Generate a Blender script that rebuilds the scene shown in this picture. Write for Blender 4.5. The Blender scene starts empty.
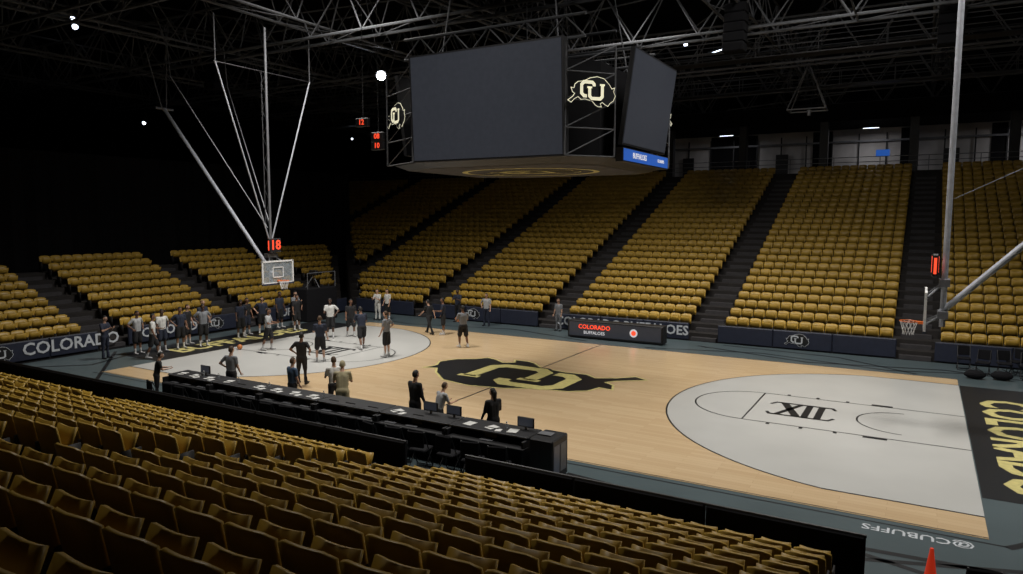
import bpy, numpy as np, math, random
from mathutils import Vector, Matrix
from mathutils.geometry import tessellate_polygon
random.seed(7)
C=bpy.context; D=bpy.data
try: C.scene.view_settings.view_transform='Standard'
except Exception: pass

# ---------------------------------------------------------------- materials
def mat(name,col,rough=.6,metal=0,emit=None,es=1.0,var=.12,scale=6,alpha=1,spec=.5):
    m=D.materials.new(name); m.use_nodes=True; nt=m.node_tree; b=nt.nodes['Principled BSDF']
    b.inputs['Roughness'].default_value=rough; b.inputs['Metallic'].default_value=metal
    b.inputs['Specular IOR Level'].default_value=spec
    tc=nt.nodes.new('ShaderNodeTexCoord'); n=nt.nodes.new('ShaderNodeTexNoise'); n.inputs['Scale'].default_value=scale
    nt.links.new(tc.outputs['Object'],n.inputs['Vector'])
    r=nt.nodes.new('ShaderNodeValToRGB'); r.color_ramp.elements[0].position=.3; r.color_ramp.elements[1].position=.7
    r.color_ramp.elements[0].color=(*[c*(1-var) for c in col],1); r.color_ramp.elements[1].color=(*[min(1,c*(1+var)) for c in col],1)
    nt.links.new(n.outputs['Fac'],r.inputs['Fac']); nt.links.new(r.outputs['Color'],b.inputs['Base Color'])
    if emit: b.inputs['Emission Color'].default_value=(*emit,1); b.inputs['Emission Strength'].default_value=es
    b.inputs['Alpha'].default_value=alpha
    return m
M={}
M['black']=mat('black_paint',(.012,.012,.014),.5)
M['matte']=mat('matte_black',(.006,.006,.007),.9,spec=.1)
M['blackfab']=mat('black_fabric',(.009,.009,.011),.9,spec=.2)
M['dark']=mat('dark_concrete',(.020,.017,.016),.85,var=.25,scale=2)
M['step']=mat('aisle_step',(.045,.042,.045),.8)
M['gold']=mat('gold_seat_plastic',(.44,.275,.042),.42,var=.14,scale=1.3)
M['pedestal']=mat('seat_pedestal',(.015,.013,.012),.6)
M['navy']=mat('navy_padding',(.018,.023,.045),.55)
M['white']=mat('white_paint',(.75,.75,.75),.5,var=.03)
M['paint']=mat('court_white_paint',(.53,.53,.51),.3,var=.04,scale=.6)
M['apron']=mat('apron_paint',(.085,.115,.125),.33,var=.07,scale=.6)
M['line']=mat('court_black_line',(.012,.013,.015),.4)
M['goldpaint']=mat('gold_paint',(.62,.55,.22),.4)
M['steel']=mat('grey_steel',(.16,.165,.18),.5,.3)
M['galv']=mat('galvanised_pole',(.42,.44,.49),.45,.2)
M['truss']=mat('truss_paint',(.085,.088,.096),.7,spec=.2)
M['wall']=mat('dark_wall',(.008,.008,.009),.9,spec=.2)
M['panel']=mat('concourse_panel',(.5,.48,.47),.8,var=.25,scale=.5)
M['screen']=mat('video_screen',(.03,.033,.04),.35,emit=(.016,.018,.024),es=.9)
M['signw']=mat('sign_lit_outline',(.8,.75,.5),.5,emit=(.85,.82,.62),es=.6)
M['red']=mat('red_led',(.3,.02,.01),.5,emit=(1,.08,.03),es=1.2)
M['blue']=mat('blue_led',(.01,.04,.2),.5,emit=(.02,.10,.42),es=.7)
M['wtxt']=mat('banner_text',(.60,.63,.67),.6)
M['led']=mat('led_text',(.5,.5,.5),.5,emit=(.8,.8,.85),es=.5)
M['orange']=mat('orange_rim',(.75,.16,.03),.4)
M['cone']=mat('cone_plastic_glowing',(.8,.07,.03),.45,emit=(.5,.03,.01),es=.5)  # red glow put into the plastic to brighten the cone
M['ball']=mat('basketball_leather',(.5,.17,.05),.6)
M['net']=mat('net_cord',(.8,.8,.8),.8)
M['lamp']=mat('lamp_lens',(1,1,1),.3,emit=(.85,.92,1),es=60)
M['lampd']=mat('lamp_dim',(1,1,1),.3,emit=(.75,.85,1),es=4)
M['paper']=mat('paper',(.6,.6,.58),.8)
M['shoe']=mat('shoe_white',(.5,.5,.5),.6)
M['sock']=mat('sock',(.6,.6,.6),.8)
M['eye']=mat('eye_white',(.8,.8,.8),.3); M['pupil']=mat('pupil',(.02,.015,.01),.3); M['lip']=mat('lip',(.35,.12,.09),.5)
M['glass']=mat('backboard_glass',(.55,.62,.68),.08,alpha=.25)
m=D.materials.new('maple_court_wood'); m.use_nodes=True; nt=m.node_tree; b=nt.nodes['Principled BSDF']
tc=nt.nodes.new('ShaderNodeTexCoord'); br=nt.nodes.new('ShaderNodeTexBrick'); br.inputs['Scale'].default_value=1
br.inputs['Color1'].default_value=(.66,.48,.285,1); br.inputs['Color2'].default_value=(.73,.55,.34,1); br.inputs['Mortar'].default_value=(.56,.40,.23,1)
br.inputs['Brick Width'].default_value=1.8; br.inputs['Row Height'].default_value=.16; br.inputs['Mortar Size'].default_value=.004
no=nt.nodes.new('ShaderNodeTexNoise'); no.inputs['Scale'].default_value=.35
rp=nt.nodes.new('ShaderNodeValToRGB'); rp.color_ramp.elements[0].color=(.86,.84,.82,1); rp.color_ramp.elements[1].color=(1,1,1,1)
mx=nt.nodes.new('ShaderNodeMixRGB'); mx.blend_type='MULTIPLY'; mx.inputs['Fac'].default_value=1
nt.links.new(tc.outputs['Object'],br.inputs['Vector']); nt.links.new(tc.outputs['Object'],no.inputs['Vector']); nt.links.new(no.outputs['Fac'],rp.inputs['Fac'])
nt.links.new(br.outputs['Color'],mx.inputs['Color1']); nt.links.new(rp.outputs['Color'],mx.inputs['Color2']); nt.links.new(mx.outputs['Color'],b.inputs['Base Color'])
b.inputs['Roughness'].default_value=.24; M['wood']=m

# ---------------------------------------------------------------- builders
class MB:
    def __init__(s): s.v=[];s.f=[];s.m=[];s.mats=[]
    def mi(s,k):
        if k not in s.mats: s.mats.append(k)
        return s.mats.index(k)
    def add(s,vs,fs,k):
        o=len(s.v); s.v+= [tuple(v) for v in vs]; s.f+=[tuple(i+o for i in f) for f in fs]; s.m+=[s.mi(k)]*len(fs)
    def box(s,a,b,k,rot=0,piv=None):
        x0,y0,z0=a;x1,y1,z1=b
        vs=[(x0,y0,z0),(x1,y0,z0),(x1,y1,z0),(x0,y1,z0),(x0,y0,z1),(x1,y0,z1),(x1,y1,z1),(x0,y1,z1)]
        if rot:
            px,py=piv or ((x0+x1)/2,(y0+y1)/2); c,q=math.cos(rot),math.sin(rot)
            vs=[(px+(x-px)*c-(y-py)*q,py+(x-px)*q+(y-py)*c,z) for x,y,z in vs]
        s.add(vs,[(3,2,1,0),(4,5,6,7),(0,1,5,4),(1,2,6,5),(2,3,7,6),(3,0,4,7)],k)
    def bbox(s,a,b,k,e=.02):
        x0,y0,z0=a;x1,y1,z1=b; vs=[]
        for z,i in ((z0,e),(z0+e,0),(z1-e,0),(z1,e)):
            j=e-i
            for (x,y) in ((x0+e,y0+i),(x1-e,y0+i),(x1-i,y0+e),(x1-i,y1-e),(x1-e,y1-i),(x0+e,y1-i),(x0+i,y1-e),(x0+i,y0+e)): vs.append((x,y,z))
        fs=[tuple(range(7,-1,-1)),tuple(range(24,32))]
        for L in range(3):
            for i in range(8): fs.append((L*8+i,L*8+(i+1)%8,L*8+8+(i+1)%8,L*8+8+i))
        s.add(vs,fs,k)
    def tube(s,p,q,r1,r2,k,n=8,cap=True):
        p=Vector(p);q=Vector(q);d=(q-p).normalized()
        a=d.orthogonal().normalized(); b=d.cross(a)
        vs=[];
        for c,r in ((p,r1),(q,r2)):
            for i in range(n):
                t=2*math.pi*i/n; vs.append(c+a*math.cos(t)*r+b*math.sin(t)*r)
        fs=[(i,(i+1)%n,n+(i+1)%n,n+i) for i in range(n)]
        if cap: fs+=[tuple(range(n-1,-1,-1)),tuple(range(n,2*n))]
        s.add(vs,fs,k)
    def capsule(s,p,q,r1,r2,k,n=10):
        p=Vector(p);q=Vector(q);d=(q-p); d=d.normalized() if d.length>1e-6 else Vector((0,0,1))
        a=d.orthogonal().normalized(); b=d.cross(a); vs=[];rings=[]
        for t in (-70,-35,0): rings.append((p+d*math.sin(math.radians(t))*r1,r1*math.cos(math.radians(t))))
        for t in (0,35,70): rings.append((q+d*math.sin(math.radians(t))*r2,r2*math.cos(math.radians(t))))
        for c,r in rings:
            for i in range(n):
                t=2*math.pi*i/n; vs.append(c+a*math.cos(t)*r+b*math.sin(t)*r)
        fs=[(j*n+i,j*n+(i+1)%n,j*n+n+(i+1)%n,j*n+n+i) for j in range(5) for i in range(n)]
        fs+=[tuple(range(n-1,-1,-1)),tuple(range(5*n,6*n))]
        s.add(vs,fs,k)
    def ell(s,c,r,k,n=10,h=7,fn=None,keep=None):
        vs=[];fs=[]
        for j in range(h+1):
            ph=-math.pi/2+math.pi*j/h
            for i in range(n):
                t=2*math.pi*i/n; u=Vector((math.cos(ph)*math.cos(t),math.cos(ph)*math.sin(t),math.sin(ph)))
                if fn: u=fn(u)
                vs.append((c[0]+u[0]*r[0],c[1]+u[1]*r[1],c[2]+u[2]*r[2]))
        for j in range(h):
            for i in range(n):
                ph=-math.pi/2+math.pi*(j+.5)/h; t=2*math.pi*(i+.5)/n
                if keep and not keep(Vector((math.cos(ph)*math.cos(t),math.cos(ph)*math.sin(t),math.sin(ph)))): continue
                fs.append((j*n+i,j*n+(i+1)%n,(j+1)*n+(i+1)%n,(j+1)*n+i))
        s.add(vs,fs,k)
    def poly(s,pts,z,k):
        P=[Vector((x,y,0)) for x,y in pts]; tr=tessellate_polygon([P]); fs=[]
        for t in tr:
            a,b,c=[P[i] for i in t]; cr=(b-a).cross(c-a).z
            fs.append(tuple(t) if cr>0 else tuple(reversed(t)))
        s.add([(x,y,z) for x,y in pts],fs,k)
    def stroke(s,pts,w,z,k,closed=False):
        n=len(pts); P=[Vector(p) for p in pts]; L=[];R=[]
        for i in range(n):
            if closed: a=P[i]-P[i-1]; b=P[(i+1)%n]-P[i]
            else: a=P[i]-P[max(i-1,0)]; b=P[min(i+1,n-1)]-P[i]
            if a.length<1e-9:a=b
            if b.length<1e-9:b=a
            a=a.normalized();b=b.normalized(); t=(a+b)
            t=t.normalized() if t.length>1e-6 else a
            nn=Vector((-t.y,t.x)); c=max(.45,abs(nn.dot(Vector((-a.y,a.x))))); o=nn*(w/2/c); L.append(P[i]+o);R.append(P[i]-o)
        vs=[(p.x,p.y,z) for p in L]+[(p.x,p.y,z) for p in R]
        fs=[(n+i,n+(i+1)%n,(i+1)%n,i) for i in range(n if closed else n-1)]
        s.add(vs,fs,k)
    def obj(s,name,parent=None,loc=(0,0,0),rot=(0,0,0),smooth=False,mw=None):
        me=D.meshes.new(name); me.from_pydata(s.v,[],s.f)
        for k in s.mats: me.materials.append(M[k] if isinstance(k,str) else k)
        me.polygons.foreach_set('material_index',s.m)
        if smooth: me.polygons.foreach_set('use_smooth',[True]*len(s.f))
        me.update(); o=D.objects.new(name,me); C.collection.objects.link(o)
        o.location=loc;o.rotation_euler=rot
        if mw is not None: o.matrix_world=mw
        if parent: o.parent=parent
        return o
def empty(name,loc=(0,0,0),rotz=0):
    o=D.objects.new(name,None); o.empty_display_size=.2; C.collection.objects.link(o); o.location=loc; o.rotation_euler=(0,0,rotz); return o
def text(name,body,size,k,parent,origin,xdir,ydir,bold=.012,sx=1.0,ext=.004):
    cu=D.curves.new(name,'FONT'); cu.body=body; cu.size=size; cu.align_x='CENTER'; cu.align_y='CENTER'; cu.offset=bold*size; cu.extrude=ext; cu.resolution_u=2
    t=D.objects.new('tmp',cu); C.collection.objects.link(t); C.view_layer.update()
    me=D.meshes.new_from_object(t.evaluated_get(C.evaluated_depsgraph_get())); D.objects.remove(t); D.curves.remove(cu)
    me.name=name; me.materials.clear(); me.materials.append(M[k])
    X=Vector(xdir).normalized();Y=Vector(ydir).normalized();Z=X.cross(Y)
    mt=Matrix((X*sx,Y,Z)).transposed().to_4x4(); mt.translation=Vector(origin); me.transform(mt)
    o=D.objects.new(name,me); C.collection.objects.link(o)
    if parent: o.parent=parent
    return o

# ---------------------------------------------------------------- logo
BUF=[(-4,-1.5),(-3.55,-1.75),(-3.1,-1.25),(-2.4,-.85),(-1.9,-1.25),(-1.2,-1.15),(0,-1.4),(.6,-2.0),(1.0,-2.2),(1.5,-2.2),(1.3,-1.8),(1.7,-1.5),(2.2,-1.85),(2.7,-2.05),(3.0,-1.6),
(3.6,-1.2),(3.9,-.5),(3.6,.1),(3.75,.65),(3.3,.5),(2.9,1.1),(2.0,1.95),(.8,2.2),(-.4,1.95),(-1.4,1.45),(-2.4,1.3),(-2.9,.9),(-3.05,.3),(-3.5,.35),(-3.3,-.2),(-2.9,-.45),(-3.2,-.9)]
CC=[(.25,.75),(.25,1.05),(-.05,1.35),(-1.45,1.35),(-1.85,.95),(-1.85,-.35),(-1.45,-.75),(-.95,-.75)]
UU=[(-.55,.55),(-.55,-.75),(-.2,-1.1),(1.25,-1.1),(1.6,-.75),(1.6,1.0)]
def logo(mb,s,z0,dz,black,gold,rot180=False,gw=.26):
    g=-1 if rot180 else 1
    T=lambda L:[(g*x*s,g*y*s) for x,y in L]
    mb.stroke(T(BUF),gw*s,z0,gold,True); mb.poly(T(BUF),z0+dz,black)
    mb.stroke(T(CC),.5*s,z0+2*dz,gold); mb.stroke(T(UU),.74*s,z0+3*dz,black); mb.stroke(T(UU),.5*s,z0+4*dz,gold)
    for c in ((-.55,.55),(1.6,1.0),): mb.stroke(T([(c[0]-.42,c[1]),(c[0]+.42,c[1])]),.28*s,z0+4*dz,gold)

# ---------------------------------------------------------------- floor & court
f=MB(); f.box((-48,-40,-.3),(48,46,-.02),'wall'); f.obj('floor')
court=empty('basketball_court')
a=MB(); a.box((-18.6,-11.0,-.02),(18.6,11.0,0),'apron')
for L,w in [([(5,-10.9),(9,-9.6),(14.2,-9.2),(18,-9.3)],.16),([(6,-8.6),(11,-9.2),(17,-10.9)],.14),([(7,-10.8),(11.5,-10.1),(18.5,-7.6)],.14),
    ([(14.6,-8),(16,-6.4),(18.4,-5.4)],.16),([(15.2,-10.9),(16.6,-7.6),(18.5,-6.7)],.12),([(4,9.8),(9,8.3),(14,9.4),(18.4,8.2)],.16),([(2,8.1),(7,9.4),(12,8.2),(18,10.2)],.14),
    ([(5,10.6),(10,10.1),(13,8)],.14),([(-18,9.6),(-12,8.4),(-6,9.7),(-1,8.3)],.15),([(-18.4,-9.5),(-16,-7.2),(-17.5,-3),(-15.6,2),(-17.8,8)],.16),([(-18,-5),(-12,-9.5),(-7,-8.4)],.14),
    ([(-14.6,-7.95),(14.6,-7.95)],.05)]: a.stroke(L,w,.003,'line')
for s in (1,-1): a.add([(s*14.36,-5.4,.004),(s*17.3,-5.4,.004),(s*17.3,6.6,.004),(s*14.36,6.6,.004)],[(0,1,2,3) if s>0 else (3,2,1,0)],'line')
a.obj('apron',court)
w=MB(); w.box((-14.33,-7.75,-.02),(14.33,7.75,.008),'wood'); w.obj('wood_floor',court)
p=MB(); ln=MB()
th=math.asin(6.6/6.75)
for s in (1,-1):
    arc=[(s*(12.73-6.75*math.cos(t)),6.75*math.sin(t)) for t in np.linspace(-th,th,49)]
    p.poly([(s*14.33,-6.6)]+arc+[(s*14.33,6.6)],.011,'paint')
    ln.stroke([(s*14.33,-6.6)]+arc+[(s*14.33,6.6)],.05,.0125,'line')
    ln.stroke([(s*14.33,-1.83),(s*8.54,-1.83),(s*8.54,1.83),(s*14.33,1.83)],.05,.014,'line')
    ln.stroke([(s*(8.54-1.83*math.cos(t)),1.83*math.sin(t)) for t in np.linspace(-math.pi/2,math.pi/2,25)],.05,.014,'line')
    ln.stroke([(s*(12.73-1.22*math.cos(t)),1.22*math.sin(t)) for t in np.linspace(-math.pi/2,math.pi/2,21)],.05,.014,'line')
    for yy in (-1.93,1.93):
        for xx,ww in ((9.3,.05),(10.2,.05),(11.1,.05),(12.1,.3)):
            ln.stroke([(s*(xx-ww),yy),(s*(xx+ww),yy)],.18,.016,'line')
    for L,ww in (([(-.95,.8),(.95,.8)],.13),([(-.95,-.8),(.95,-.8)],.13),([(-.7,.8),(-.05,-.8)],.24),([(-.1,.8),(-.75,-.8)],.16),([(.2,.8),(.2,-.8)],.2),([(.62,.8),(.62,-.8)],.2),([(-.95,.86),(-1.15,.5)],.1),([(.95,-.86),(1.15,-.5)],.1),([(.95,.86),(1.1,.55)],.1),([(-.95,-.86),(-1.1,-.55)],.1)):
        ln.stroke([(s*9.95+x*.85,y*.95) for x,y in L],ww,.015,'line')
ln.stroke([(0,-7.62),(0,7.62)],.06,.0125,'line'); ln.stroke([(-14.33,-7.7),(14.33,-7.7)],.03,.0125,'line'); ln.stroke([(-14.33,7.7),(14.33,7.7)],.03,.0125,'line')
p.obj('three_point_paint',court); ln.obj('court_lines',court)
lg=MB(); logo(lg,1.08,.014,.002,'line','goldpaint',True,.16); lg.obj('buffalo_logo',court)
text('apron_text','@CUBUFFS',.37,'wtxt',court,(13.15,-8.25,.006),(-1,0,0),(0,-1,0),ext=0)
text('endline_text','COLORADO',2.0,'goldpaint',court,(15.5,-.1,.008),(0,-1,0),(1,0,0),bold=.03,ext=0,sx=.85)
text('endline_text_b','BUFFALOES',1.75,'goldpaint',court,(-15.75,.1,.008),(0,1,0),(-1,0,0),bold=.03,ext=0,sx=.85)

# ---------------------------------------------------------------- seats
def seat_template():
    V=[];F=[]
    def slab(fn,nu,nv,th):
        o=len(V)
        for side in (0,1):
            for j in range(nv+1):
                for i in range(nu+1):
                    p,n=fn(i/nu*2-1,j/nv); V.append(p+n*(th if side else 0))
        W=nu+1;H=nv+1;idx=lambda s,i,j:o+s*W*H+j*W+i
        for j in range(nv):
            for i in range(nu):
                F.append((idx(0,i,j),idx(0,i+1,j),idx(0,i+1,j+1),idx(0,i,j+1))); F.append((idx(1,i,j),idx(1,i,j+1),idx(1,i+1,j+1),idx(1,i+1,j)))
        for i in range(nu):
            F.append((idx(0,i,nv),idx(0,i+1,nv),idx(1,i+1,nv),idx(1,i,nv))); F.append((idx(0,i,0),idx(1,i,0),idx(1,i+1,0),idx(0,i+1,0)))
        for j in range(nv):
            F.append((idx(0,0,j),idx(0,0,j+1),idx(1,0,j+1),idx(1,0,j))); F.append((idx(0,nu,j),idx(1,nu,j),idx(1,nu,j+1),idx(0,nu,j+1)))
    def back(s,t):
        top=.84-.05*abs(s)**4; z=.36+(top-.36)*t
        return Vector((s*.262,-.24+.06*s*s-(z-.36)*.18,z)),Vector((0,-1,-.15))
    def pan(s,t):
        an=math.radians(66)
        return Vector((s*.235*(1-.08*t),-.15+.36*t*math.cos(an),.40+.36*t*math.sin(an)-.02*(1-s*s))),Vector((0,.8,-.3))
    slab(back,6,3,.035); slab(pan,4,2,.05)
    ng=len(F); o=len(V)
    for z in (0,.52):
        for x,y in ((.265,-.28),(.29,-.28),(.29,.02),(.265,.02)): V.append(Vector((x,y-.0,z)))
    F.extend([(o+4,o+5,o+6,o+7),(o,o+1,o+5,o+4),(o+1,o+2,o+6,o+5),(o+2,o+3,o+7,o+6),(o+3,o,o+4,o+7),(o+3,o+2,o+1,o)])
    return np.array([list(v) for v in V]),np.array(F),ng
TV,TF,NG=seat_template()
def seats(name,places,ang):
    if not places: return
    P=np.array(places); c,s=math.cos(ang),math.sin(ang)
    R=np.array([[c,-s,0],[s,c,0],[0,0,1]]); tv=TV@R.T; n=len(P)
    V=(P[:,None,:]+tv[None]).reshape(-1,3); Fs=(TF[None]+(np.arange(n)*len(TV))[:,None,None]).reshape(-1)
    me=D.meshes.new(name); me.vertices.add(len(V)); me.vertices.foreach_set('co',V.astype(np.float32).ravel())
    nf=n*len(TF); me.loops.add(nf*4); me.loops.foreach_set('vertex_index',Fs.astype(np.int32))
    me.polygons.add(nf); me.polygons.foreach_set('loop_start',np.arange(nf,dtype=np.int32)*4)
    mi=np.tile(np.array([0]*NG+[1]*(len(TF)-NG)),n).astype(np.int32); me.materials.append(M['gold']); me.materials.append(M['pedestal'])
    me.polygons.foreach_set('material_index',mi); me.update(calc_edges=True); me.validate()
    o=D.objects.new(name,me); C.collection.objects.link(o); return o
def spans(a,b,gaps,w=1.3):
    out=[];x=a
    for g in sorted(gaps):
        if g-w/2>b: break
        if g+w/2<a: continue
        if g-w/2>x: out.append((x,g-w/2))
        x=g+w/2
    if x<b: out.append((x,b))
    return out
PITCH=.56
R=MB(); D0,RZ,Z0=.86,.345,.35; NR=26; secs={}
FG=[-31,-22,-13,-4.5,3.9,12.9,22,31]
for i in range(NR):
    y0=11.35+D0*i; z=Z0+RZ*i; xl=-19-(y0-11)+.4; xr=36
    R.box((xl,y0,-.02),(xr,y0+D0+(.001),z),'dark')
    for g in FG:
        if g>xl+1: R.box((g-.6,y0-.30,z-RZ),(g+.6,y0,z-RZ/2),'step')
    for (u,v) in spans(xl,xr,FG):
        n=int((v-u-.1)/PITCH)
        for k in range(n):
            key=sum(1 for g in FG if g<u+.1); secs.setdefault(key,[]).append((u+(v-u-n*PITCH)/2+PITCH*(k+.5),y0+.42,z))
R.obj('stand_risers')
for k,pl in secs.items(): seats('arena_seating_section',pl,math.pi)
R=MB(); secs={}; LG=[-12,-4.5,3.0,10.5,18]
for i in range(9):
    x0=-19.35-D0*i; z=Z0+RZ*i; yt=11+(-19-x0)-.6; yb=-17
    R.box((x0-D0,yb,-.02),(x0,yt,z),'dark')
    for g in LG:
        if g<yt-1: R.box((x0,g-.6,z-RZ),(x0+.30,g+.6,z-RZ/2),'step')
    for (u,v) in spans(yb,yt,LG):
        n=int((v-u-.1)/PITCH)
        for k in range(n):
            key=sum(1 for g in LG if g<u+.1); secs.setdefault(key,[]).append((x0-.42,u+(v-u-n*PITCH)/2+PITCH*(k+.5),z))
R.obj('stand_risers')
for k,pl in secs.items(): seats('arena_seating_section',pl,-math.pi/2)
R=MB(); secs={}; NZ=.30
for i in range(12):
    y0=-11.55-D0*i; z=.28+NZ*i
    R.box((-19,y0-D0,-.02),(12.45,y0,z),'dark')
    R.box((3.45,y0,z-NZ),(4.65,y0+.3,z-NZ/2),'step')
    for key,(u,v) in enumerate([(-18.5,-7.0),(-5.8,3.3),(4.8,12.4)]):
        n=int((v-u)/PITCH)
        for k in range(n): secs.setdefault(key,[]).append((u+PITCH*(k+.5),y0-.5,z))
R.obj('stand_risers')
for k,pl in secs.items(): seats('arena_seating_section',pl,0)

# ---------------------------------------------------------------- fences
def fence(a,b,h,k,name='padded_fence',th=.12):
    a=Vector((*a,0));b=Vector((*b,0));L=(b-a).length; n=max(1,round(L/2.4)); e=MB(); ang=math.atan2(b.y-a.y,b.x-a.x)
    for i in range(n): e.bbox((i*L/n+.01,-th/2,.04),((i+1)*L/n-.01,th/2,h),k,.03)
    for i in range(n+1): e.box((min(max(i*L/n,.03),L-.03)-.03,-th/2+.02,-.02),(min(max(i*L/n,.03),L-.03)+.03,th/2-.02,.06),'black')
    e.tube((0,0,h+.0),(L,0,h+.0),.03,.03,'black')
    return e.obj(name,None,a,(0,0,ang))
for s,e in ((-18.4,-13.8),(-12.4,-5.2),(-3.8,3.2),(4.6,12.2),(13.6,19)): fence((s,11.1),(e,11.1),.85,'navy')
for s,e in ((-16,-12.6),(-11.4,-5.2),(-3.8,2.3),(3.7,10.8)): fence((-19.0,s),(-19.0,e),.85,'navy')
fence((-18.8,-11.05),(3.2,-11.05),.98,'blackfab'); fence((4.85,-11.15),(12.45,-11.15),.98,'blackfab')
fb=empty('fence_lettering')
text('t1','COLORADO',.72,'wtxt',fb,(-18.92,-6.3,.48),(0,1,0),(0,0,1),.02); text('t2','BUFFALOES',.62,'wtxt',fb,(-18.92,6.6,.48),(0,1,0),(0,0,1),.02)
text('t2b','COLORADO',.62,'wtxt',fb,(-18.92,-1.4,.48),(0,1,0),(0,0,1),.02)
text('t3','COLORADO',.66,'wtxt',fb,(-2.2,11.02,.46),(1,0,0),(0,0,1),.02); text('t4','BUFFALOES',.66,'wtxt',fb,(1.5,11.02,.46),(1,0,0),(0,0,1),.02)
for x,y,rt in ((8.2,11.02,0),(-9.5,11.02,0),(-18.92,-9.2,1),(-18.92,0.9,1)):
    q=MB(); logo(q,.13,0,.004,'line','wtxt')
    mw=(Matrix.Translation((x,y,.46))@(Matrix.Rotation(math.pi/2,4,'Z') if rt else Matrix())@Matrix.Rotation(math.pi/2,4,'X')); o=q.obj('fence_emblem',None,mw=mw); o.parent=fb
e=MB(); e.bbox((-2.35,8.9,.05),(2.6,9.5,.9),'black',.03)
for x in (-2.2,-.7,.9,2.45): e.box((x-.05,8.95,-.0),(x+.05,9.45,.06),'steel')
e.box((-2.25,8.885,.14),(2.5,8.9,.82),'screen'); lt=empty('scorer_table',(0,0,0)); e.obj('cabinet',lt)
text('led_a','COLORADO',.3,'red',lt,(-.9,8.88,.6),(1,0,0),(0,0,1),.02,ext=.002); text('led_b','BUFFALOES',.22,'led',lt,(-.9,8.88,.32),(1,0,0),(0,0,1),.01,ext=.002)
q=MB(); q.tube((1.15,8.884,.48),(1.15,8.878,.48),.2,.2,'led',16); q.tube((1.15,8.878,.48),(1.15,8.872,.48),.12,.12,'red',16); q.obj('emblem',lt)

# ---------------------------------------------------------------- hoops
def hoop(s,vb):
    par=empty('basketball_hoop',(s*13.11,0,0)); e=MB(); X=lambda x:s*(x-13.11)
    def bx(x0,x1,y0,y1,z0,z1,k): e.box((min(X(x0),X(x1)),y0,z0),(max(X(x0),X(x1)),y1,z1),k)
    bx(13.11,13.125,-.915,.915,2.9,3.97,'glass')
    for y in (-.9,.9): bx(13.09,13.15,y-.035,y+.035,2.9,3.97,'white')
    for z in (2.93,3.94): bx(13.09,13.15,-.915,.915,z-.035,z+.035,'white')
    bx(13.08,13.16,-.93,.93,2.84,2.92,'navy')
    for y in (-.3,.3): bx(13.095,13.108,y-.025,y+.025,3.2,3.66,'white')
    for z in (3.2,3.66): bx(13.095,13.108,-.3,.3,z-.025,z+.025,'white')
    c=(X(12.73),0,3.05); N=20
    for i in range(N):
        t0,t1=2*math.pi*i/N,2*math.pi*(i+1)/N
        e.tube((c[0]+.23*math.cos(t0),.23*math.sin(t0),3.05),(c[0]+.23*math.cos(t1),.23*math.sin(t1),3.05),.013,.013,'orange',6)
    bx(12.95,13.1,-.08,.08,2.99,3.06,'orange')
    for i in range(12):
        for q in (1,-1):
            t=2*math.pi*i/12; P=[]
            for j,(rr,z) in enumerate(((.23,3.05),(.19,2.92),(.155,2.79),(.14,2.66))): P.append((c[0]+rr*math.cos(t+q*j*math.pi/12),rr*math.sin(t+q*j*math.pi/12),z))
            for j in range(3): e.tube(P[j],P[j+1],.006,.006,'net',4,False)
    for y in (-.45,.45):
        e.tube((X(13.15),y,3.8),(X(13.55),y*.3,4.2),.035,.035,'steel'); e.tube((X(13.15),y,3.05),(X(13.55),y*.3,3.3),.035,.035,'steel')
    top=14.6
    e.tube((X(13.55),0,2.95),(X(13.55),0,top),.08 if s>0 else .06,.08 if s>0 else .06,'galv' if s>0 else 'steel',12)
    e.tube((X(13.5),0,3.35),(X(21.1),0,11.5),.09,.09,'galv',12)
    for y in (-.6,.6): e.tube((X(21.1),y*.2,11.5),(X(21.6),y,14.6),.035,.035,'truss')
    e.tube((X(21.1),-.5,11.5),(X(21.1),.5,11.5),.06,.06,'steel')
    bx(13.42,13.68,-.3,.3,3.2,3.4,'steel'); bx(13.42,13.68,-.3,.3,4.1,4.3,'steel')
    if vb:
        for y in (-2.7,2.7):
            e.tube((X(13.55),y*.04,5.0),(X(13.55),y,12.6),.035,.035,'galv'); e.tube((X(13.55),y,12.6),(X(13.55),y,14.6),.03,.03,'truss')
        e.tube((X(13.55),-2.8,12.6),(X(13.55),2.8,12.6),.025,.025,'black')
        for y in (-1,1): e.tube((X(13.62),y*.1,5.5),(X(18.2),y*1.6,12.6),.025,.025,'steel'); e.tube((X(18.2),y*1.6,12.6),(X(18.4),y*1.6,14.6),.025,.025,'truss')
        for i in range(6):
            z0=5.5+i*1.2; e.tube((X(13.55)-.3,0,z0),(X(13.55)-.3,0,z0+1.2),.02,.02,'steel',5); e.tube((X(13.55),0,z0),(X(13.55)-.3,0,z0+.6),.015,.015,'steel',5); e.tube((X(13.55)-.3,0,z0+.6),(X(13.55),0,z0+1.2),.015,.015,'steel',5)
    else:
        e.tube((X(13.6),0,6.5),(X(19),0,9.3),.012,.012,'steel',5)
    e.obj('frame',par)
    k=MB(); k.bbox((X(13.3)-.08,-.34,4.35),(X(13.3)+.08,.34,5.0),'black',.03); k.obj('shot_clock_case',par)
    for d in (1,-1): text('shot_clock_digits','18',.62,'red',par,(X(13.3)+d*.085,0,4.68),(0,d,0),(0,0,1),.02)
    kk=MB(); kk.box((X(13.3)-.035,-.346,4.45),(X(13.3)+.035,-.341,4.9),'red'); kk.obj('shot_clock_side_light',par)
hoop(1,False); hoop(-1,True)

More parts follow.
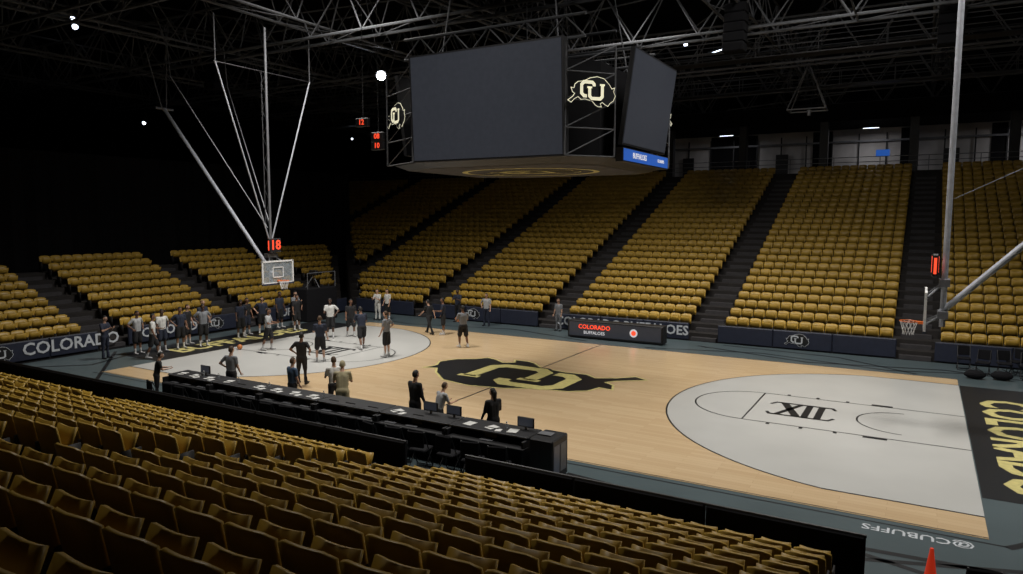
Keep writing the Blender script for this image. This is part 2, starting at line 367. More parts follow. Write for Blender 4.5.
# ---------------------------------------------------------------- scoreboard
sb=empty('center_scoreboard'); e=MB()
OCT=[(-2.55,-3.3),(3.3,-3.3),(4.4,-2.0),(4.4,3.5),(3.3,4.8),(-2.55,4.8),(-4.6,3.5),(-4.6,-2.2)]
def prism(mb,pts,z0,z1,k,ins0=1,ins1=1):
    n=len(pts); cx=sum(p[0] for p in pts)/n; cy=sum(p[1] for p in pts)/n
    vs=[(cx+(x-cx)*ins0,cy+(y-cy)*ins0,z0) for x,y in pts]+[(cx+(x-cx)*ins1,cy+(y-cy)*ins1,z1) for x,y in pts]
    mb.add(vs,[tuple(range(n-1,-1,-1)),tuple(range(n,2*n))]+[(i,(i+1)%n,n+(i+1)%n,n+i) for i in range(n)],k)
prism(e,OCT,7.72,7.9,'black',.86,.95); prism(e,OCT,7.95,11.0,'matte',.84,.84)
q=[(x*.8,y*.8+.14) for x,y in OCT]; e.add([(x,y,7.71) for x,y in q],[tuple(range(7,-1,-1))],'step')
def screen(a,b,z0,z1,out,tilt=.12,base=0.0,th=.3):
    ax,ay=a;bx,by=b;nx,ny=out
    def pnt(t,z,o): x=ax+(bx-ax)*t;y=ay+(by-ay)*t;o=o+base+tilt*(z-z0)/(z1-z0);return (x+nx*o,y+ny*o,z)
    for (o0,o1,t0,t1,zz0,zz1,k) in ((-th,0,0,1,z0,z1,'black'),(0,.012,.012,.988,z0+.06,z1-.06,'screen')):
        vs=[pnt(t0,zz0,o0),pnt(t1,zz0,o0),pnt(t1,zz1,o0),pnt(t0,zz1,o0),pnt(t0,zz0,o1),pnt(t1,zz0,o1),pnt(t1,zz1,o1),pnt(t0,zz1,o1)]
        e.add(vs,[(3,2,1,0),(4,5,6,7),(0,1,5,4),(1,2,6,5),(2,3,7,6),(3,0,4,7)],k)
screen(OCT[0],OCT[1],7.88,11.45,(0,-1),.18); screen(OCT[4],OCT[5],7.88,11.45,(0,1),.18)
screen((4.3,-1.35),(4.3,3.0),8.35,11.4,(1,0),.4,.1,.15); screen((-4.4,3.0),(-4.4,-1.35),8.35,11.4,(-1,0),.4,.1,.15)
e.box((4.25,-1.5,7.8),(4.5,3.1,8.25),'black'); e.box((4.5,-1.45,7.84),(4.515,3.05,8.22),'blue')
for i in (1,3,5,7):
    a=Vector((*OCT[i],0)); b=Vector((*OCT[(i+1)%8],0))
    for P in (a,b): e.tube((P.x,P.y,7.9),(P.x,P.y,11.3),.03,.03,'truss',6)
    for j in range(4):
        z0=7.9+j*.85; e.tube((a.x,a.y,z0),(b.x,b.y,z0),.022,.022,'truss',6); e.tube((a.x,a.y,z0),(b.x,b.y,z0+.85),.02,.02,'truss',6)
for x,y in ((-2,-2.5),(2.7,-2.5),(2.7,3.9),(-2,3.9)): e.tube((x,y,10.8),(x*.8,y*.8,14.8),.03,.03,'steel',6)
for y in (-2.5,0,2.5,4): e.tube((-3.5,y,11.6),(3.6,y,11.6),.05,.05,'truss',6); e.tube((-3.5,y,12.3),(3.6,y,12.3),.05,.05,'truss',6)
for i in range(10):
    for y in (-2.5,4): e.tube((-3.5+.71*i,y,11.6+.7*(i%2)),(-2.79+.71*i,y,12.3-.7*(i%2)),.03,.03,'truss',5)
e.obj('housing',sb)
q=MB(); q.stroke([(2.6*math.cos(t),2.1*math.sin(t)) for t in np.linspace(0,2*math.pi,40,endpoint=False)],.22,0,'goldpaint',True); logo(q,.5,.002,.002,'line','goldpaint')
o=q.obj('underside_emblem',sb,mw=Matrix.Translation((-.1,.7,7.70))@Matrix.Rotation(math.pi,4,'X'))
for i in (1,3,5,7):
    a=Vector((*OCT[i],0)); b=Vector((*OCT[(i+1)%8],0)); mid=(a+b)/2; X=(b-a).normalized(); Z=Vector((X.y,-X.x,0))
    q=MB(); logo(q,.2,0,.012,'line','signw',False,.22)
    mw=Matrix((X,Vector((0,0,1)),Z)).transposed().to_4x4(); mw.translation=mid+Z*.12+Vector((0,0,9.85 if i!=7 else 9.6)); q.obj('corner_logo_sign',sb,mw=mw)
text('ribbon_text','BUFFALOES',.26,'led',sb,(4.53,.0,8.03),(0,1,0),(0,0,1),.01); text('ribbon_text_b','GO BUFFS',.16,'led',sb,(4.53,2.2,8.03),(0,1,0),(0,0,1),.01)
for (x,y,z,t) in ((-5.6,-2.4,9.55,'12'),(-5.2,-2.0,9.05,'08'),(-5.2,-2.0,8.7,'10')):
    k=MB(); pc=empty('game_clock_display',(x,y,z)); k.bbox((-.3,-.1,-.16),(.3,.06,.16),'black',.02); k.tube((0,0,.15),(0,0,14.7-z),.012,.012,'truss',5); k.obj('case',pc); text('digits',t,.28,'red',pc,(0,-.11,0),(1,0,0),(0,0,1),.01)

# ---------------------------------------------------------------- building shell
e=MB(); e.box((-48,45.5,-.3),(48,46,26),'wall'); e.obj('wall_north')
e=MB(); e.box((-48.5,-40,-.3),(-48,46,26),'wall'); e.obj('wall_west')
e=MB(); e.box((48,-40,-.3),(48.5,46,26),'wall'); e.obj('wall_east')
e=MB(); e.box((-48,-40.5,-.3),(48,-40,26),'wall'); e.obj('wall_south')
e=MB(); e.box((-48.5,-40.5,22),(48.5,46,22.4),'wall'); e.obj('ceiling')
e=MB(); vs=[];n=160
for i in range(n+1):
    y=-17+i*38/n; x=-28.1+.12*math.sin(i*1.3); vs+=[(x,y,-.02),(x,y,9.5)]
e.add(vs,[(2*i,2*i+2,2*i+3,2*i+1) for i in range(n)],'matte'); e.obj('unlit_stand_backdrop')  # added black pleated sheet, stands in for the unlit upper rows
e=MB(); zc=9.35
e.box((-44,33.75,-.02),(46,45.4,zc),'dark'); e.box((-44,36.2,13.3),(46,36.8,14.6),'matte'); e.box((-20,42,zc),(46,42.3,13.3),'panel')
e.box((-30,36.9,13.3),(46,42.3,13.5),'matte')
for x in range(-18,46,6): e.bbox((x-.3,36.2,zc),(x+.3,36.8,13.4),'black',.03)
for x0,x1 in ((-20,-8),(-4,0),(4.5,6),(11,12),(17,18),(24,25)): e.box((x0,41.9,zc),(x1,42,13.2),'matte')
for x in range(-8,46,2): e.box((x-.05,41.8,zc),(x+.05,41.9,12.9),'black')
for x0 in (-6.5,1.6,14,20.5,28): e.bbox((x0,41.7,zc),(x0+1.0,41.85,zc+2.1),'black',.03)
e.box((-20,41.7,12.2),(46,41.85,12.35),'steel')
e.box((9.6,36.1,zc+1.2),(10.5,36.2,zc+1.7),'blue')
for i in range(31):
    x=-44+i*3; e.tube((x,34,zc),(x,34,zc+1.05),.025,.025,'steel',6)
for z in (.35,.7,1.05): e.tube((-44,34,zc+z),(46,34,zc+z),.025,.025,'steel',6)
e.obj('concourse')
for i,(x) in enumerate((-2,9,20,31)):
    k=MB(); k.bbox((x-.6,39,13.0),(x+.6,39.2,13.29),'black',.02); k.box((x-.55,39.02,12.985),(x+.55,39.18,13.0),'lampd'); k.obj('concourse_light_fixture')
    l=D.lights.new('concourse_lamp','AREA'); l.energy=(30,45,80,80)[i]; l.size=1; l.color=(.95,.93,.95); o=D.objects.new('concourse_lamp',l); C.collection.objects.link(o); o.location=(x,39.1,12.9)
e=MB()
def truss(p,q,h,step,r=.055,wd=1.2):
    p=Vector(p);q=Vector(q);d=(q-p);L=d.length;d.normalize();sd=Vector((-d.y,d.x,0))*wd/2;n=int(L/step)
    up=Vector((0,0,h)); e.tube(p+sd,q+sd,r*1.3,r*1.3,'truss',6);e.tube(p-sd,q-sd,r*1.3,r*1.3,'truss',6);e.tube(p+up,q+up,r*1.3,r*1.3,'truss',6)
    for i in range(n):
        a=p+d*(L*i/n); m_=p+d*(L*(i+.5)/n)+up; b=p+d*(L*(i+1)/n)
        for s in (1,-1): e.tube(a+sd*s,m_,r*.7,r*.7,'truss',5); e.tube(m_,b+sd*s,r*.7,r*.7,'truss',5)
        e.tube(a+sd,b-sd,r*.5,r*.5,'truss',5)
for y in (-14,-5.5,3,11.5,20,28.5,37): truss((-46,y,14.6),(46,y,14.6),2.6,3.2)
for x in (-40,-31,-22,-13.5,-5,5,13.5,22,31,40): truss((x,-20,15.2),(x,44,15.2),3.0,3.4)
for x in (-36,-18,0,18,36):
    truss((x,45,13.2),(x+8,24,19.5),1.4,2.6,.07); truss((x+8,24,19.5),(x-4,2,19.8),1.4,3,.06)
for i in range(60):
    x=random.uniform(-42,40);y=random.uniform(4,44);z=random.uniform(14.4,18); a=random.choice([0,math.pi/2,.6,-.7]); L=random.uniform(3,9)
    e.tube((x,y,z),(x+L*math.cos(a),y+L*math.sin(a),z+random.uniform(-.2,1.5)),.05,.05,'truss',6)
e.obj('roof_truss')
e=MB()
for y in (16,26):
    e.box((-40,y-.5,14.2),(42,y+.5,14.26),'black')
    for s in (-.5,.5):
        for z in (14.7,15.2): e.tube((-40,y+s,z),(42,y+s,z),.025,.025,'truss',5)
        for x in range(-40,43,3): e.tube((x,y+s,14.2),(x,y+s,15.2),.025,.025,'truss',5)
e.obj('catwalk')
def fixture(x,y,z,k='lamp',r=.28,tilt=(0,-.6),hang=.9):
    pr=MB(); d=Vector((tilt[0],tilt[1],-1)).normalized(); p0=Vector((0,0,0)); pr.tube(p0,p0-d*.45,r,r*.55,'black',12); pr.ell(p0+d*.05,(r*.75,r*.75,r*.75),k,12,8); pr.tube(p0-d*.4,(0,0,hang),.03,.03,'truss',6); pr.obj('spot_fixture',None,(x,y,z))
fixture(-13.9,8.5,13.95,'lamp',.32,(.7,-.9)); fixture(-39.3,5.9,19.3,'lampd',.26,(.5,-.5)); fixture(-38.3,5.2,19.6,'lampd',.18,(.5,-.5)); fixture(-34.8,7.8,12.6,'lampd',.16); fixture(-34,28,13.4,'lampd',.13)
fixture(-1.2,24,17.4,'lampd',.18); fixture(-22,22,13.4,'lampd',.13); fixture(-41,2,21,'lampd',.25,(.5,-.5),.5)
k=MB(); k.bbox((-.08,-1.3,0),(.08,1.3,.14),'black',.02); k.box((-.07,-1.25,-.02),(.07,1.25,0),'lampd'); k.tube((0,-.8,.1),(0,-.8,1.2),.015,.015,'truss',5); k.tube((0,.8,.1),(0,.8,1.2),.015,.015,'truss',5); k.obj('tube_light_fixture',None,(1.3,23.3,16.6),(0,0,.9))
for x,y in ((-22,4),(5.5,9),(13.5,12),(-3,22)):
    e=MB()
    for i in range(5):
        e.bbox((-.45,-.35-.06*i,-.42*(i+1)),(.45,.35-.06*i,-.42*i-.03),'matte',.03)
        e.box((-.4,-.37-.06*i,-.42*(i+1)+.04),(.4,-.35-.06*i,-.42*i-.07),'matte')
    e.tube((0,0,-.05),(0,0,1.0),.03,.03,'truss',6); e.obj('hanging_speaker',None,(x,y,15.2))
e=MB(); e.tube((-1,0,0),(1,0,0),.04,.04,'steel',6)
for x in (-1,1):
    for y in (0,1.2): e.tube((x,y,0),(0,.6,2.6),.035,.035,'steel',6)
e.tube((-1,1.2,0),(1,1.2,0),.04,.04,'steel',6);e.tube((-1,0,0),(-1,1.2,0),.04,.04,'steel',6);e.tube((1,0,0),(1,1.2,0),.04,.04,'steel',6); e.tube((.2,-.1,-.1),(.2,-.1,-.4),.12,.1,'steel',12)
e.obj('ceiling_hoist',None,(6.9,20,12.1))

# ---------------------------------------------------------------- press tables
def chair(x,y,rz):
    e=MB(); e.bbox((-.23,-.22,.44),(.23,.22,.50),'blackfab',.02)
    e.bbox((-.22,-.27,.56),(.22,-.22,.95),'blackfab',.02)
    for s in (-.21,.21):
        e.tube((s,-.22,.95),(s,.2,.0),.014,.014,'black',6); e.tube((s,.18,.46),(s,-.25,.0),.014,.014,'black',6)
    e.tube((-.21,.2,.02),(.21,.2,.02),.012,.012,'black',6); e.tube((-.21,-.25,.02),(.21,-.25,.02),.012,.012,'black',6)
    return e.obj('folding_chair',None,(x,y,0),(0,0,rz))
for i in range(6):
    x0=-7.8+i*2.2
    e=MB(); W=2.18
    e.bbox((0,-.05,.0),(W,.05,.96),'black',.02)
    e.bbox((0,-.62,.90),(W,.10,.97),'black',.02); e.box((0.02,-.64,.93),(W-.02,-.62,.965),'steel')
    e.bbox((0,-.85,.70),(W,-.05,.75),'black',.015)
    for x in (.04,W-.04): e.box((x-.03,-.82,0),(x+.03,.02,.9),'black'); e.box((x-.02,-.8,0),(x+.02,-.1,.72),'steel')
    e.box((.1,.05,.15),(W-.1,.058,.85),'screen')
    for j in range(3):
        xx=.2+j*.7+random.uniform(-.1,.1)
        if random.random()<.5: e.box((xx,-.5,.971),(xx+.24,-.2,.978),'paper',random.uniform(-.5,.5))
        if random.random()<.35: e.box((xx+.3,-.58,.971),(xx+.45,-.38,.976),'paper',random.uniform(-.5,.5))
        if random.random()<.6:
            e.box((xx,-.75,.751),(xx+.34,-.5,.77),'steel'); vs=[(xx,-.5,.77),(xx+.34,-.5,.77),(xx+.34,-.42,.99),(xx,-.42,.99),(xx,-.485,.77),(xx+.34,-.485,.77),(xx+.34,-.405,.99),(xx,-.405,.99)]
            e.add(vs,[(0,1,2,3),(7,6,5,4),(0,4,5,1),(3,2,6,7)],'black')
        if random.random()<.3: e.bbox((xx+.1,-.12,1.03),(xx+.55,-.08,1.27),'black',.01); e.box((xx+.3,-.11,.97),(xx+.36,-.09,1.05),'steel'); e.box((xx+.13,-.125,1.06),(xx+.52,-.121,1.25),'screen')
        if random.random()<.4: e.tube((xx+.5,-.3,.97),(xx+.5,-.3,1.12),.03,.03,'glass',8); e.tube((xx+.5,-.3,1.12),(xx+.5,-.3,1.16),.014,.014,'paper',8)
    e.obj('press_table',None,(x0,-8.75,0))
    for j in range(3): chair(x0+.4+j*.7,-9.95+random.uniform(-.08,.08),random.uniform(-.3,.3))
e=MB(); e.bbox((-.3,-.75,.04),(.3,.05,1.0),'black',.03); e.box((.301,-.35,.2),(.306,-.05,.85),'steel'); e.box((.301,-.68,.2),(.306,-.4,.85),'screen'); e.box((-.25,-.45,1.0),(.1,-.2,1.03),'steel')
for x in (-.24,.24):
    for y in (-.65,0): e.ell((x,y,.03),(.03,.03,.03),'steel',8,5)
e.obj('equipment_cabinet',None,(5.75,-8.7,0))
for x,y,r in ((15.2,9.2,2.9),(15.9,9.4,3.3),(16.6,9.2,3.1),(17.3,9.3,3.0),(14.6,9.9,3.2),(16.3,10.1,2.4)): chair(x,y,r)
chair(13.95,-11.2,.2); chair(14.6,-11.35,-.1)
for (x,y) in ((14.9,8.2),(15.75,8.4),(16.7,8.1)):
    e=MB(); e.ell((0,0,.17),(.36,.2,.17),'blackfab',12,8); e.tube((-.25,0,.3),(0,0,.42),.015,.015,'black',6); e.tube((0,0,.42),(.25,0,.3),.015,.015,'black',6); e.obj('gym_bag',None,(x,y,0))
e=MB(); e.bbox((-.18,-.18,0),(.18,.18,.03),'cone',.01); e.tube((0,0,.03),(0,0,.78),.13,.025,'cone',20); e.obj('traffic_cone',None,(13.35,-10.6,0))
e=MB(); e.bbox((-.7,-1.2,0),(.7,1.2,1.9),'blackfab',.04); e.bbox((-.25,-.12,2.6),(.3,.12,2.9),'black',.03); e.tube((.3,0,2.75),(.6,0,2.75),.08,.1,'black',12)
for a in (0,2.1,4.2): e.tube((0,0,2.6),(.45*math.cos(a),.45*math.sin(a),1.9),.025,.025,'steel',6)
for y in (-1.1,1.1): e.tube((.65,y,1.9),(.65,y,2.8),.025,.025,'steel',6)
e.tube((.65,-1.1,2.8),(.65,1.1,2.8),.025,.025,'steel',6); e.obj('camera_platform',None,(-18.0,7.0,0))

# ---------------------------------------------------------------- people
skins=[mat('skin_light',(.50,.30,.21),.5),mat('skin_brown',(.20,.10,.06),.5),mat('skin_dark',(.09,.045,.028),.5)]
hairs=[mat('hair_black',(.012,.010,.009),.7),mat('hair_brown',(.07,.04,.02),.7),mat('hair_blond',(.28,.19,.09),.7)]
cl={'navy':mat('cloth_navy',(.018,.024,.045),.85),'black':mat('cloth_black',(.012,.012,.014),.85),'white':mat('cloth_white',(.62,.62,.60),.85),'grey':mat('cloth_grey',(.20,.21,.23),.85),
 'lgrey':mat('cloth_light_grey',(.38,.39,.40),.85),'khaki':mat('cloth_khaki',(.36,.32,.20),.85),'blue':mat('cloth_blue',(.05,.09,.16),.85)}
def person(name,x,y,hd,H=1.93,top='navy',bot='black',skin=0,hair=0,sleeve=.5,trou=False,LA=(5,8,15,0),RA=(5,8,15,0),LL=(0,0),RL=(0,0),lean=0,cap=None,long=False,ball=False,z=0,turn=0):
    S=H/1.835; K=skins[skin]; T=cl[top]; B=cl[bot]; HR=hairs[hair]; SH=M['shoe'] if not trou else M['black']
    SO=M['sock'] if not trou else B
    def leg(s,P):
        hf,kf=[math.radians(a) for a in P]; hip=Vector((s*.095,0,.93)); d=Vector((s*.07,math.sin(hf),-math.cos(hf))).normalized(); kn=hip+d*.43
        an=hf-kf; d2=Vector((s*.03,math.sin(an),-math.cos(an))).normalized(); ank=kn+d2*.41; fa=max(-.5,min(.35,an*.5)); toe=ank+Vector((s*.03,.17*math.cos(fa),-.04+.17*math.sin(min(0,fa)))); heel=ank+Vector((0,-.05,-.045))
        return hip,kn,ank,toe,heel
    legs={1:leg(1,RL),-1:leg(-1,LL)}
    dz=.045-min(min(l[3].z,l[4].z) for l in legs.values())
    ls=math.radians(lean); rot=Matrix.Rotation(-ls,3,'X')
    def U(v): v=Vector(v); return rot@(v-Vector((0,0,.95)))+Vector((0,0,.95))
    caps=[]
    def cp(p,q,r1,r2,m): caps.append((Vector(p),Vector(q),r1,r2,m))
    for s,L in legs.items():
        hip,kn,ank,toe,heel=L
        cp(hip,kn,.092,.062,B if trou else K); cp(hip,hip.lerp(kn,.86 if not trou else .9),.112,.105 if not trou else .075,B)
        cp(kn,kn.lerp(ank,.35)+Vector((0,-.012,0)),.056,.056,B if trou else K); cp(kn.lerp(ank,.35)+Vector((0,-.012,0)),ank,.055,.037,B if trou else K)
        cp(kn.lerp(ank,.62),ank,.049 if not trou else .06,.042 if not trou else .062,SO); cp(ank,heel,.042,.038,SH); cp(heel,toe,.042,.036,SH)
    cp((-.065,-.01,.95),(.065,-.01,.95),.118,.118,B)
    for s in (1,-1): cp(U((s*.062,0,.98)),U((s*.085,0,1.36)),.105,.112,T); cp(U((s*.02,.0,1.42)),U((s*.165,-.005,1.455)),.085,.068,T)
    cp(U((0,0,1.0)),U((0,.01,1.4)),.11,.118,T); cp(U((0,0,1.47)),U((0,.025,1.60)),.066,.058,K)
    hands=[]
    for s,A in ((1,RA),(-1,LA)):
        fl,ab,el,inx=A; fl,ab,el=[math.radians(a) for a in (fl,ab,el)]
        sh=U((s*.195,0,1.455)); d=Vector((s*math.sin(ab),math.sin(fl)*math.cos(ab),-math.cos(fl)*math.cos(ab))); eb=sh+d*.29
        d2=Vector((s*(math.sin(ab)*.6)+s*inx,math.sin(fl+el),-math.cos(fl+el))).normalized(); wr=eb+d2*.25
        cp(sh,eb,.054,.042,K); cp(sh,sh.lerp(eb,.15+sleeve),.066,.058,T); cp(eb,eb.lerp(wr,.3),.042,.041,K if sleeve<.8 else T); cp(eb.lerp(wr,.3),wr,.041,.027,K if sleeve<.8 else T)
        if sleeve>=.8: cp(eb,wr,.05,.036,T)
        sdv=d2.cross(Vector((0,1,0)) if abs(d2.y)<.8 else Vector((0,0,1))).normalized(); nrm=d2.cross(sdv).normalized()
        pe=wr+d2*.085
        for o in (-.022,0,.022): cp(wr+d2*.015+sdv*o*.6,pe+sdv*o,.018,.017,K)
        hands.append((wr,pe,d2,sdv,nrm,s))
    g=MB()
    for c in caps: g.capsule(c[0],c[1],c[2],c[3],'black')
    o=g.obj('tmpbody'); md=o.modifiers.new('r','REMESH'); md.mode='VOXEL'; md.voxel_size=.021; sm=o.modifiers.new('s','SMOOTH'); sm.factor=.5; sm.iterations=2
    C.view_layer.update(); me=D.meshes.new_from_object(o.evaluated_get(C.evaluated_depsgraph_get())); om=o.data; D.objects.remove(o); D.meshes.remove(om)
    nv=len(me.vertices); co=np.empty(nv*3,np.float32); me.vertices.foreach_get('co',co); co=co.reshape(-1,3); F=[tuple(p.vertices) for p in me.polygons]; D.meshes.remove(me)
    ctr=np.array([co[list(q)].mean(0) for q in F]); best=np.full(len(F),1e9); lab=np.zeros(len(F),int); ml=[]
    for c in caps:
        if c[4] not in ml: ml.append(c[4])
        p=np.array(c[0]);d=np.array(c[1])-p; t=np.clip(((ctr-p)@d)/max(1e-9,d@d),0,1); ds=np.linalg.norm(ctr-p-t[:,None]*d,axis=1)-(c[2]+(c[3]-c[2])*t)
        w=ds<best; best[w]=ds[w]; lab[w]=ml.index(c[4])
    b=MB(); b.mats=list(ml); b.v=[tuple(map(float,v)) for v in co]; b.f=F; b.m=[int(i) for i in lab]
    for wr,pe,d2,sd,nr,s in hands:
        fw=nr if nr.y>0 else -nr
        for i,(o_,ln_) in enumerate(((-.031,.062),(-.011,.075),(.010,.08),(.030,.07))):
            p0=pe+sd*o_-d2*.005; p1=p0+(d2*.85+fw*.35).normalized()*ln_*.55; p2=p1+(d2*.5+fw*.8).normalized()*ln_*.45
            b.tube(p0,p1,.0095,.0085,K,6); b.tube(p1,p2,.0085,.007,K,6)
        t0=wr+d2*.03+sd*.03; t1=t0+(sd*.8+d2*.7+fw*.3).normalized()*.045; t2=t1+(d2+fw*.4).normalized()*.03; b.tube(t0,t1,.012,.0105,K,6); b.tube(t1,t2,.0105,.008,K,6)
    hc=U((0,.04,1.70)); hb=MB(); tr=Matrix.Rotation(math.radians(turn),3,'Z')
    def hs(u):
        k=1-.34*max(0,-u.z)**1.2; fy=1+.06*(u.y>0)*max(0,-u.z); return Vector((u.x*k,u.y*k*fy+.10*max(0,-u.z)*(1 if u.y>-.2 else .3),u.z))
    hb.ell((0,0,0),(.079,.099,.122),K,16,12,hs)
    hb.add([(-.014,.092,-.03),(.014,.092,-.03),(0,.122,-.028),(0,.094,.02),(0,.092,-.04)],[(0,2,3),(2,1,3),(0,4,2),(4,1,2)],K)
    for s in (1,-1):
        hb.ell((s*.030,.084,.008),(.014,.010,.008),M['eye'],8,6); hb.ell((s*.030,.0925,.008),(.006,.004,.006),M['pupil'],6,5)
        hb.ell((s*.080,-.005,-.005),(.010,.020,.030),K,8,6); hb.ell((s*.030,.088,.027),(.017,.008,.004),HR,8,5)
    hb.ell((0,.094,-.062),(.023,.010,.007),M['lip'],8,5)
    hb.ell((0,-.006,.010),(.086,.105,.125),HR if not cap else cl[cap],16,12,None,lambda u:(u.z>.42) or (u.y<.12 and u.z>-.15) or (u.y<-.35 and u.z>-.5))
    if cap: hb.bbox((-.06,.06,.045),(.06,.175,.056),cl[cap],.004)
    if long: hb.capsule((0,-.07,.0),(0,-.085,-.24),.075,.05,HR)
    off=len(b.v)
    for v in hb.v: b.v.append(tuple(hc+rot@(tr@Vector(v))))
    for fc,mi in zip(hb.f,hb.m): b.f.append(tuple(i+off for i in fc)); b.m.append(b.mi(hb.mats[mi]))
    if ball:
        mid=(hands[0][1]+hands[1][1])/2; q=mid+Vector((0,.08,.0)); b.ell(q,(.12,.12,.12),'ball',14,10)
    b.v=[(v[0]*S,v[1]*S,(v[2]+dz)*S) for v in b.v]
    return b.obj(name,None,(x,y,z+.009),(0,0,math.radians(hd)),smooth=True)
hips=(-25,38,70,-.9); hang=(5,9,18,0); fwd=(18,12,72,-.45); crossed=(25,12,95,-.75)
PL=[
(-16.7,-6.2,-70,dict(top='navy',bot='navy',skin=0,trou=True,LA=crossed,RA=crossed,H=1.85)),
(-16.5,-4.9,-80,dict(top='lgrey',bot='black',skin=1,LA=hips,RA=hips)),
(-15.1,-5.1,-40,dict(top='white',bot='black',skin=1,LA=fwd,RA=hang,LL=(20,15),RL=(-10,10))),
(-16.1,-4.0,-90,dict(top='white',bot='navy',skin=2,hair=0,LA=hips,RA=hang)),
(-16.1,-3.1,-100,dict(top='navy',bot='black',skin=1,LA=hang,RA=hips)),
(-16.7,-2.3,-70,dict(top='black',bot='black',skin=0,hair=1)),
(-15.7,-2.2,-110,dict(top='grey',bot='black',skin=2,LA=hips,RA=hips,H=2.0)),
(-16.8,-1.4,-90,dict(top='navy',bot='black',skin=0,hair=2,H=2.05)),
(-16.2,.3,-100,dict(top='navy',bot='black',skin=2,LA=hips,RA=hang)),
(-16.6,1.0,-90,dict(top='black',bot='navy',skin=1)),
(-16.4,1.8,-120,dict(top='navy',bot='black',skin=0,LA=hang,RA=hips)),
(-12.4,-1.3,-60,dict(top='lgrey',bot='black',skin=1,LA=fwd,RA=fwd,LL=(15,20),RL=(-12,8))),
(-17.0,3.5,-90,dict(top='navy',bot='black',skin=2,H=2.0)),
(-17.0,4.6,-90,dict(top='grey',bot='black',skin=0,LA=crossed,RA=crossed)),
(-15.6,3.4,-100,dict(top='black',bot='black',skin=1,LA=hips,RA=hang)),
(-6.1,-5.3,20,dict(top='black',bot='black',skin=1,trou=True,H=1.88,LA=hips,RA=hips)),
(-8.5,-2.0,40,dict(top='navy',bot='black',skin=0,hair=1,LA=fwd,RA=hang)),
(-12.4,2.6,-150,dict(top='white',bot='black',skin=2,H=2.0,LA=hips,RA=fwd,LL=(8,5))),
(-11.7,3.3,-120,dict(top='black',bot='black',skin=1,LA=hang,RA=hang,LL=(15,18),RL=(-10,5))),
(-9.0,1.1,60,dict(top='navy',bot='black',skin=1,H=2.0,LA=fwd,RA=fwd,LL=(-18,12),RL=(22,10),lean=10)),
(-14.5,8.6,180,dict(top='white',bot='white',skin=0,trou=True,LA=crossed,RA=crossed,H=1.85)),
(-14.0,8.9,170,dict(top='white',bot='black',skin=0,H=1.85)),
(-6.8,.2,100,dict(top='grey',bot='black',skin=0,hair=1,LA=hang,RA=hips,H=2.0)),
(-8.9,6.1,80,dict(top='black',bot='black',skin=0,trou=True,LL=(-22,10),RL=(26,8),LA=(30,8,20,0),RA=(-25,8,10,0),lean=6,H=1.85)),
(-8.1,6.2,120,dict(top='navy',bot='black',skin=1,LA=fwd,RA=hang)),
(-5.2,3.7,60,dict(top='grey',bot='black',skin=1,LA=fwd,RA=fwd,ball=True,LL=(12,15),RL=(-8,8),H=1.98)),
(-10,10.3,180,dict(top='navy',bot='black',skin=2,trou=True,LA=crossed,RA=crossed)),
(-7.8,9.9,190,dict(top='lgrey',bot='navy',skin=0,H=1.85,trou=True,LA=hang,RA=hips)),
(-3.6,10.4,170,dict(top='grey',bot='grey',skin=0,hair=1,trou=True,H=1.75)),
(-6.35,-8.1,10,dict(top='grey',bot='black',skin=0,hair=1,trou=True,H=1.8,LA=hips,RA=hang)),
(-3.5,-8.15,-10,dict(top='blue',bot='black',skin=0,hair=1,trou=True,H=1.72)),
(-2.3,-7.6,60,dict(top='white',bot='black',skin=0,hair=1,trou=True,H=1.78,LA=fwd)),
(-1.45,-8.15,40,dict(top='khaki',bot='khaki',skin=0,cap='khaki',trou=True,H=1.83,lean=12,LA=fwd,RA=fwd)),
(1.2,-8.15,-10,dict(top='black',bot='black',skin=0,trou=True,H=1.85,sleeve=.9,LA=fwd,RA=hang)),
(1.95,-8.1,-20,dict(top='lgrey',bot='black',skin=0,hair=1,trou=True,H=1.6,lean=15,LA=fwd,RA=fwd)),
(3.7,-8.15,60,dict(top='black',bot='black',skin=0,long=True,trou=True,H=1.66,LA=(12,8,20,0),RA=fwd,sleeve=.9,turn=20)),
(-8.5,-9.3,-30,dict(top='black',bot='black',skin=0,trou=True,H=1.6,lean=10,LA=fwd,RA=fwd)),
]
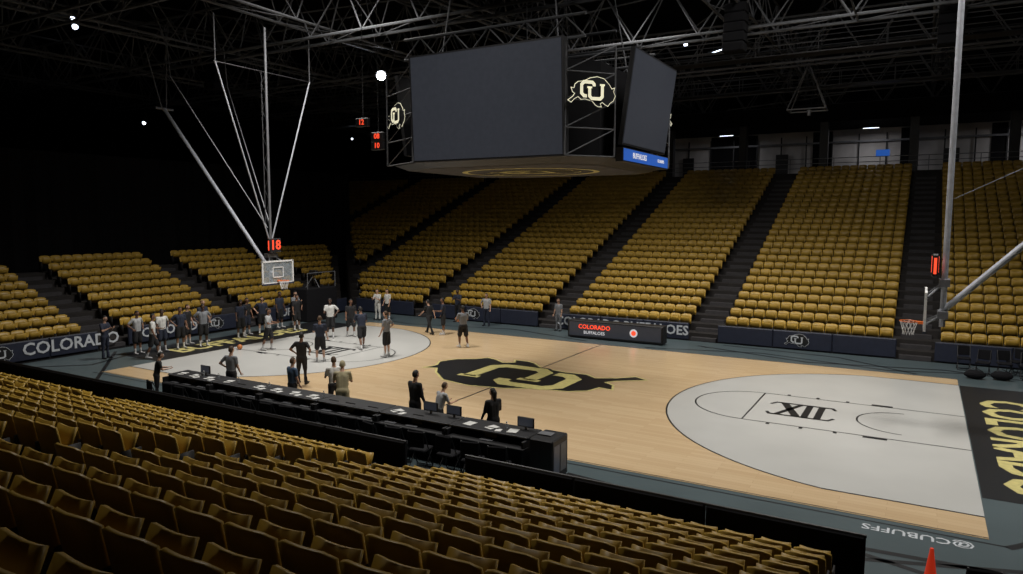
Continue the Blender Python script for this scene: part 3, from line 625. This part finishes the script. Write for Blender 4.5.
for x,y,h,k in PL: person('basketball_player' if not k.get('trou') else 'staff_member',x,y,h,**k)
for x,y in ((-13.6,-1.9),(-10.5,4.5)):
    e=MB(); e.ell((0,0,.12),(.12,.12,.12),'ball',16,12); o=e.obj('basketball',None,(x,y,.01),smooth=True)

# ---------------------------------------------------------------- lights
def area(x,y,z,E_,sx,sy,col=(1,.96,.90),tgt=None,spread=math.pi):
    l=D.lights.new('court_lamp','AREA'); l.shape='RECTANGLE'; l.size=sx;l.size_y=sy;l.energy=E_;l.color=col; l.spread=spread
    o=D.objects.new('court_lamp',l); C.collection.objects.link(o); o.location=(x,y,z)
    if tgt: o.rotation_euler=(Vector(tgt)-Vector((x,y,z))).to_track_quat('-Z','Y').to_euler()
for x,y,E_ in ((-8.5,-1.2,1250),(9.8,-1.2,780),(17.3,-1.2,600),(0,-8.8,640),(.5,8.3,700),(9.8,8.0,240)): area(x,y,17.2,E_,3.4,3.0,spread=2.15)
area(-9,.2,17.25,320,2.5,2.5,tgt=(-15,3,0),spread=1.9)
area(8,-2,17.0,300,2.4,2.4,tgt=(7,22,5),spread=2.0)
w=D.worlds.new('arena_world'); C.scene.world=w; w.use_nodes=True; w.node_tree.nodes['Background'].inputs[0].default_value=(.4,.45,.55,1); w.node_tree.nodes['Background'].inputs[1].default_value=.02

# ---------------------------------------------------------------- camera
cx,cy,cz,yaw,pit,rol,fpx=12.99839,-23.31425,5.96122,.52431,-.09607,.00257,712.18
cd=D.cameras.new('camera'); co=D.objects.new('camera',cd); C.collection.objects.link(co); cd.sensor_width=36; cd.lens=fpx*36/1023; cd.clip_end=300
fw=Vector((-math.sin(yaw)*math.cos(pit),math.cos(yaw)*math.cos(pit),math.sin(pit))); r0=Vector((math.cos(yaw),math.sin(yaw),0)); u0=r0.cross(fw)
rr=r0*math.cos(rol)+u0*math.sin(rol); uu=-r0*math.sin(rol)+u0*math.cos(rol)
mt=Matrix((rr,uu,-fw)).transposed().to_4x4(); mt.translation=Vector((cx,cy,cz)); co.matrix_world=mt
C.scene.camera=co
